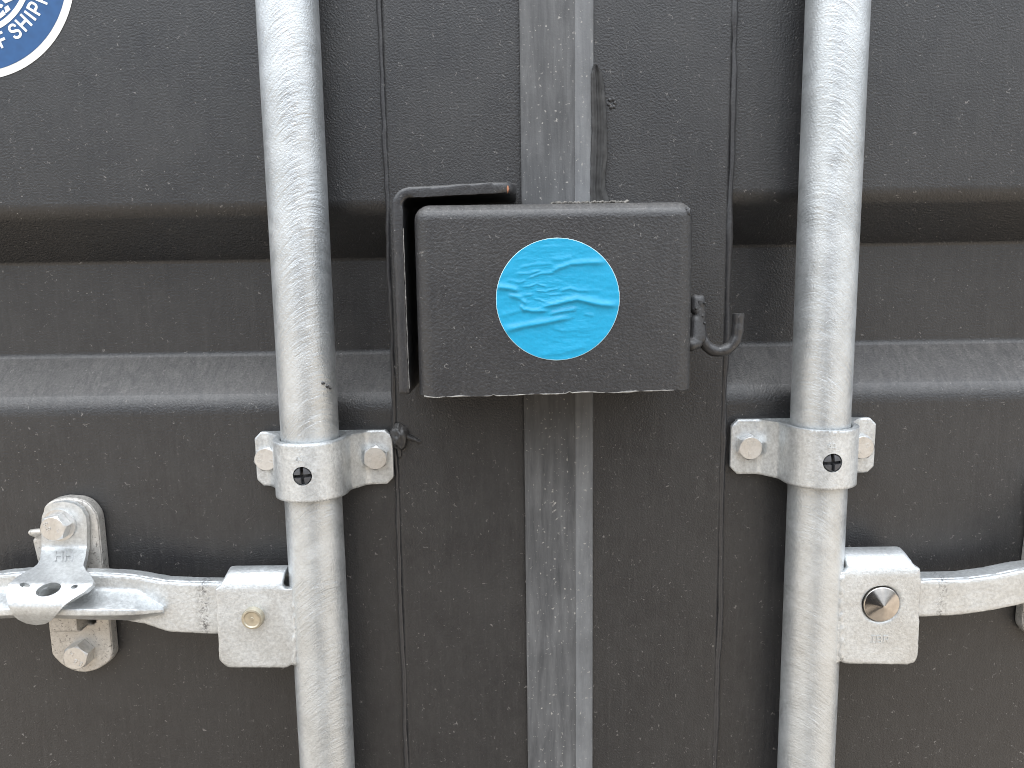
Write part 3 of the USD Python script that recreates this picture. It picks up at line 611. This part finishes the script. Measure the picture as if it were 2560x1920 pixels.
# ------------------------------------------------------------------ handles
def plate_from_px(pts, yf, yb, r):
    p = Polygon(ats(pts, yf)); p = p.buffer(-r).buffer(r)
    a = ext_y(p.buffer(-r * .9), yf, yb); b = ext_y(p, yf + r, yb - r)
    return union([a, b]), p
def bevel_plate(pts, yf, yb, r, px=True):
    p = Polygon(ats(pts, yf)) if px else pts
    return union([ext_y(p.buffer(-r * k, join_style=1), yf + r * (1 - math.sqrt(max(0, 1 - (1 - k) ** 2))), yb - r * (1 - math.sqrt(max(0, 1 - (1 - k) ** 2)))) for k in (1., .6, .3, .0)])
XM = None
pts = [(600, 1459), (545, 1457), (470, 1456), (411, 1453), (375, 1447), (344, 1441), (300, 1436), (271, 1435), (231, 1434), (140, 1430), (43, 1432), (0, 1436), (-60, 1446), (-150, 1462), (-150, 1562), (-60, 1546), (0, 1537), (60, 1532), (120, 1536), (180, 1542), (240, 1548), (316, 1555), (360, 1563), (384, 1571), (420, 1583), (480, 1586), (542, 1589), (600, 1592)]
def p3(px, py, Y): x, z = at(px, py, Y); return (x, Y, z)
blade = bevel_plate(pts, -.0305, -.0195, .0022)
def station(px, yA, yB, yC, yD, out, r=.0013):
    return [ball(p3(px, yA, -.029), r, 10), ball(p3(px, yB, -.0305 - out), r, 10), ball(p3(px, yC, -.0305 - out), r, 10), ball(p3(px, yD, -.029), r, 10)]
S1, S2, S3, S4, S5 = station(338, 1476, 1526, 1533, 1545, .013), station(404, 1518, 1524, 1528, 1531, .003), station(240, 1472, 1526, 1535, 1544, .017), station(60, 1470, 1522, 1532, 1538, .017), station(-120, 1480, 1530, 1540, 1548, .012)
ledge = union([hull(S1 + S2), hull(S1 + S3), hull(S3 + S4), hull(S4 + S5)])
lever = union([blade, ledge])
lx0, lz0 = at(192, 1511, -.045)
part(lb, 'handle_lever', soften(lever, .0022, 6), galv('lever_stained', rough=.42, bump=.0004, scale=420., metal=.85, stain=(at(512, 1530, -.03)[0], .0065)), 45, 'handle lever with a projecting ledge')
pts = [(2240, 1450), (2304, 1450), (2421, 1447), (2490, 1438), (2557, 1424), (2640, 1414), (2720, 1414), (2720, 1500), (2640, 1502), (2557, 1514), (2475, 1531), (2394, 1542), (2299, 1546), (2240, 1546)]
part(rb, 'handle_lever', soften(bevel_plate(pts, -.0322, -.0165, .0024), .0025, 3), galv('lever_dark_mark', rough=.42, bump=.0004, scale=420., metal=.85, stain=(at(2350, 1500, -.03)[0], .0045)), 45, 'plain curved handle lever')

# ------------------------------------------------------------------ handle retainers (plate, hinged seal cover, bolts)
xmid2 = barL(1.2) + barR(1.2)
def retainer(label, mir, dz):
    T = (lambda m: m) if not mir else (lambda m: _mir(m))
    def _mir(m):
        t = arr(m).copy(); t.vertices[:, 0] = xmid2 + .0034 - t.vertices[:, 0]; t.vertices[:, 2] += dz; t.invert(); return t
    bx, bz = at(180, 1460, -.009); loc = (xmid2 + .0034 - bx if mir else bx, 0, bz + dz)
    t = thing('handle_retainer', label, 'handle latch', loc, 'latches holding the handle levers')
    YP = -.0098
    out = [(107, 1271), (116, 1260), (130, 1251), (157, 1245), (193, 1247), (212, 1254), (226, 1265), (241, 1287), (245, 1310), (256, 1423), (273, 1550), (281, 1640), (272, 1656), (259, 1665), (240, 1676), (217, 1682), (195, 1681), (175, 1675), (158, 1666), (145, 1655), (129, 1637), (119, 1553), (113, 1400)]
    base = bevel_plate(out, YP, -.0004, .0014)
    ear = hull([ball(p3(80, 1331, YP + .002), .0022, 10), ball(p3(110, 1328, YP + .002), .0022, 10), ball(p3(112, 1345, YP + .004), .002, 10)])
    ear2 = hull([ball(p3(92, 1350, YP + .003), .002, 10), ball(p3(112, 1336, YP + .004), .002, 10), ball(p3(116, 1420, YP + .004), .002, 10), ball(p3(103, 1400, YP + .004), .0018, 10)])
    pad = rbox(at(124, 1560, -.022)[0], at(212, 1560, -.022)[0], -.0225, YP + .003, at(170, 1583, -.0225)[1], at(170, 1480, -.0225)[1], .0028)
    base = union([base, ear, ear2, pad])
    sl = [ball(p3(229, 1552, YP), .0027, 12), ball(p3(225, 1490, YP), .0027, 12)]
    base = base - hull(sl + [s.translate((0, .012, 0)) for s in sl] + [s.translate((0, -.012, 0)) for s in sl])
    part(t, 'base_plate', T(soften(base, .0022, 4)), GOLD, 45)
    # seal cover: flat blank, bent outwards
    pr = [(1254, -.0142), (1362, -.0142), (1372, -.0150), (1400, -.0245), (1440, -.0390), (1458, -.0455), (1480, -.0500), (1505, -.0535), (1520, -.0545), (1535, -.0535), (1550, -.0505), (1570, -.0450)]
    pv, py = np.array([a for a, b in pr], float), np.array([b for a, b in pr])
    vs = np.linspace(1245, 1575, 331); ys = np.interp(vs, pv, py)
    ys = np.convolve(np.pad(ys, 4, 'edge'), np.ones(9) / 9, 'valid')
    blank = Polygon([(103, 1312), (105, 1290), (114, 1270), (130, 1258), (158, 1254), (185, 1259), (204, 1272), (215, 1292), (217, 1315), (217, 1365), (214, 1390), (208, 1413), (216, 1428), (228, 1441), (234, 1451), (231, 1462), (211, 1480), (181, 1498), (160, 1514), (142, 1535), (128, 1552), (113, 1560), (90, 1563), (66, 1559), (45, 1549), (30, 1536), (21, 1515), (15, 1490), (14, 1474), (22, 1460), (40, 1444), (59, 1432), (80, 1421), (93, 1411), (100, 1398), (104, 1370)]).buffer(-3).buffer(6, quad_segs=6).buffer(-3)
    def ell(cx, cy, a, b, deg): return affinity.translate(affinity.rotate(affinity.scale(Point(0, 0).buffer(1, quad_segs=12), a, b), deg), cx, cy)
    for h in (ell(121, 1474, 33, 15, -18), ell(62, 1463, 13, 6, 6), ell(186, 1467, 9, 4.5, -18)): blank = blank.difference(h)
    solid = m3.Manifold.extrude(cross(blank), 10.).refine_to_length(5.)
    s = arr(solid); v = s.vertices.copy(); s.merge_vertices(); v = s.vertices.copy()
    Yv = np.interp(v[:, 1], vs, ys); dY = np.interp(v[:, 1], vs, np.gradient(ys, vs)) / 2.45e-4      # slope of the sheet (m per m)
    tk = .0036 * v[:, 2] / 10.; nl = np.sqrt(1 + dY ** 2)
    w = np.array([at(a, b, c) for a, b, c in zip(v[:, 0], v[:, 1], Yv)])
    s.vertices = np.c_[w[:, 0], Yv + tk / nl, w[:, 1] + tk * (dY / nl) * 1.0]
    trimesh.repair.fix_normals(s)
    if s.volume < 0: s.invert()
    cov = part(t, 'seal_cover', T(s), GCAST, 40)
    f = meshkit.text_mesh('HH', 24., 1., True); vv = f.vertices - [f.bounds[:, 0].mean(), f.bounds[:, 1].mean(), 0]
    fu, fv = 160 + vv[:, 0], 1390 - vv[:, 1]; fY = np.interp(fv, vs, ys); w = np.array([at(a, b, c) for a, b, c in zip(fu, fv, fY)])
    f = trimesh.Trimesh(np.c_[w[:, 0], fY + .0002 - .0007 * vv[:, 2], w[:, 1] + .0004 * vv[:, 2]], f.faces, process=False); trimesh.repair.fix_normals(f)
    x, z = at(151, 1311, -.0142)
    part(t, 'washer', T(cyl_y(x, -.0160, -.0143, z, .0103, 40)), BOLT, 30)
    b1 = part(t, 'bolt', T(hexbolt(x, z, -.0161, .0150, .0072, 8)), BOLT, 25)
    q = .0036
    def mk(x, z, Y, deg):
        c, s_ = math.cos(math.radians(deg)), math.sin(math.radians(deg))
        return trimesh.util.concatenate([text_on('8.8', x + s_ * -q * -1, z - c * -q, Y, .003, deg), text_on('H', x - s_ * -q * -1 * 1, z + c * -q, Y, .003, deg)])
    part(b1, 'bolt_marking', T(mk(x, z, -.0233, -62)), BOLT, False)
    x, z = at(207, 1628, YP)
    b2 = part(t, 'bolt', T(hexbolt(x, z, YP - .0001, .0150, .0095, 18)), BOLT, 25)
    part(b2, 'bolt_marking', T(mk(x, z, YP - .0096, 150)), BOLT, False)
    if not mir: part(cov, 'stamped_letters', f, GCAST, False)
retainer('galvanized latch with bent seal cover clamping the left handle lever', False, 0.)
retainer('galvanized latch at the right edge, behind the right handle lever', True, .0115)

# ------------------------------------------------------------------ the photographer, mirrored in the bars
SKIN = plain('skin', (.50, .32, .24), .5, scale=60., var=.08)
CLOTH = plain('dark_cloth', (.022, .023, .030), .85, scale=200., var=.25)
TROUS = plain('dark_trousers', (.020, .022, .028), .85, scale=200., var=.25)
HAIR = plain('dark_hair', (.02, .016, .013), .6, scale=300., var=.3)
SHOE = plain('dark_leather', (.02, .019, .018), .5)
px0, py0 = .03, -1.0
J = {'pel': (0, 0, .98), 'wai': (0, .01, 1.10), 'che': (0, .02, 1.32), 'nek': (0, .0, 1.475), 'nek2': (0, .02, 1.535), 'hed': (0, .03, 1.63), 'top': (0, .015, 1.68), 'chin': (0, .075, 1.565)}
for sgn, n in ((-1, 'l'), (1, 'r')):
    J.update({n + 'sh': (sgn * .185, 0, 1.435), n + 'el': (sgn * .235, .16, 1.19), n + 'wr': (sgn * .125 - (px0), .44, 1.315), n + 'hip': (sgn * .095, 0, .93), n + 'kn': (sgn * .12, .03, .50), n + 'an': (sgn * .14, -.01, .09), n + 'toe': (sgn * .16, .15, .035)})
J = {k: np.array(v) + (px0, py0, 0) for k, v in J.items()}
def bone(a, b, ra, rb, inf=0.): return hull([ball(J[a], ra + inf, 18), ball(J[b], rb + inf, 18)])
def limbs(inf, torso=True, legs=True, arms=True, head=True, hands=True):
    o = []
    if torso: o += [hull([ball(J['lsh'] + (.03, 0, -.02), .07 + inf, 18), ball(J['rsh'] - (.03, 0, .02), .07 + inf, 18), ball(J['che'] + (.07, .02, -.05), .10 + inf, 18), ball(J['che'] + (-.07, .02, -.05), .10 + inf, 18)]),
                    hull([ball(J['che'] + (s_ * .07, .02, -.08), .10 + inf, 18) for s_ in (-1, 1)] + [ball(J['wai'] + (s_ * .06, 0, 0), .10 + inf, 18) for s_ in (-1, 1)]),
                    hull([ball(J['wai'] + (s_ * .06, 0, 0), .10 + inf, 18) for s_ in (-1, 1)] + [ball(J['pel'] + (s_ * .075, 0, -.02), .105 + inf, 18) for s_ in (-1, 1)])]
    for n in 'lr':
        if arms: o += [bone(n + 'sh', n + 'el', .056, .045, inf), bone(n + 'el', n + 'wr', .044, .030, inf)]
        if legs: o += [bone(n + 'hip', n + 'kn', .085, .058, inf), bone(n + 'kn', n + 'an', .056, .042, inf)]
        if hands:
            sg = -1 if n == 'l' else 1; w = J[n + 'wr']; xph = sg * .078
            palm = np.array([xph + sg * .022, w[1] + .05, 1.345])
            o.append(hull([ball(w, .024, 12), ball(palm + (0, 0, .028), .016, 12), ball(palm + (0, 0, -.030), .016, 12)]))
            for k, ln in enumerate((.9, 1., .95, .75)):
                z = 1.345 + .028 - k * .019
                a = palm + (0, .004, .028 - k * .019); b = np.array([xph + sg * .014, -.492 + .012 - .012 * 0 - .0, z]); b[1] = -.4835 - .0; b = np.array([xph + sg * .020, -.497, z]); c = np.array([xph - sg * .012 * ln, -.5105, z])
                o += [hull([ball(a, .0095, 10), ball(b + (0, -.012, 0), .0085, 10)]), hull([ball(b + (0, -.012, 0), .0085, 10), ball(c, .0075, 10)])]
            o += [hull([ball(palm + (0, -.012, .02), .011, 10), ball((xph + sg * .004, -.522, 1.375), .0095, 10)]), hull([ball((xph + sg * .004, -.522, 1.375), .0095, 10), ball((xph - sg * .022, -.515, 1.368), .008, 10)])]
    if head: o += [bone('nek', 'nek2', .058, .055, inf), hull([ball(J['hed'], .085, 22), ball(J['top'], .082, 22), ball(J['chin'], .038, 14)]), hull([ball(J['hed'] + (0, .085, -.005), .008, 10), ball(J['hed'] + (0, .102, -.028), .011, 10)])] + [hull([ball(J['hed'] + (e * .085, -.01, .0), .014, 10), ball(J['hed'] + (e * .085, -.015, -.03), .010, 10)]) for e in (-1, 1)]
    return union(o)
pt = thing('person', 'person in dark clothes holding up a phone, mirrored in the galvanized bars', 'person', (px0, py0, 0))
part(pt, 'body', soften(limbs(0.), .012, 4), SKIN, True)
part(pt, 'jacket', soften(limbs(.012, True, False, True, False, False), .02, 4), CLOTH, True)
part(pt, 'trousers', soften(union([limbs(.010, False, True, False, False, False), hull([ball(J['pel'] + (s_ * .075, 0, -.04), .118, 18) for s_ in (-1, 1)])]), .02, 4), TROUS, True)
part(pt, 'hair', soften(hull([ball(J['top'] + (0, -.02, .012), .088, 20), ball(J['hed'] + (0, -.035, .0), .080, 20)]), .015, 3), HAIR, True)
for n in 'lr': part(pt, 'shoe', soften(hull([ball(J[n + 'an'] + (0, -.02, -.045), .045, 14), ball(J[n + 'toe'], .035, 14)]), .015, 3), SHOE, True)
ph = thing('phone', 'dark phone held up in both hands, mirrored in the bars', 'phone', (0, -.503, 1.345))
part(ph, 'case', rbox(-.080, .080, -.5075, -.4995, 1.310, 1.386, .0035), SCREW, 40)
part(ph, 'lens', cyl_y(0, -.4996, -.4975, 1.350, .006, 24), SCREW, 30)
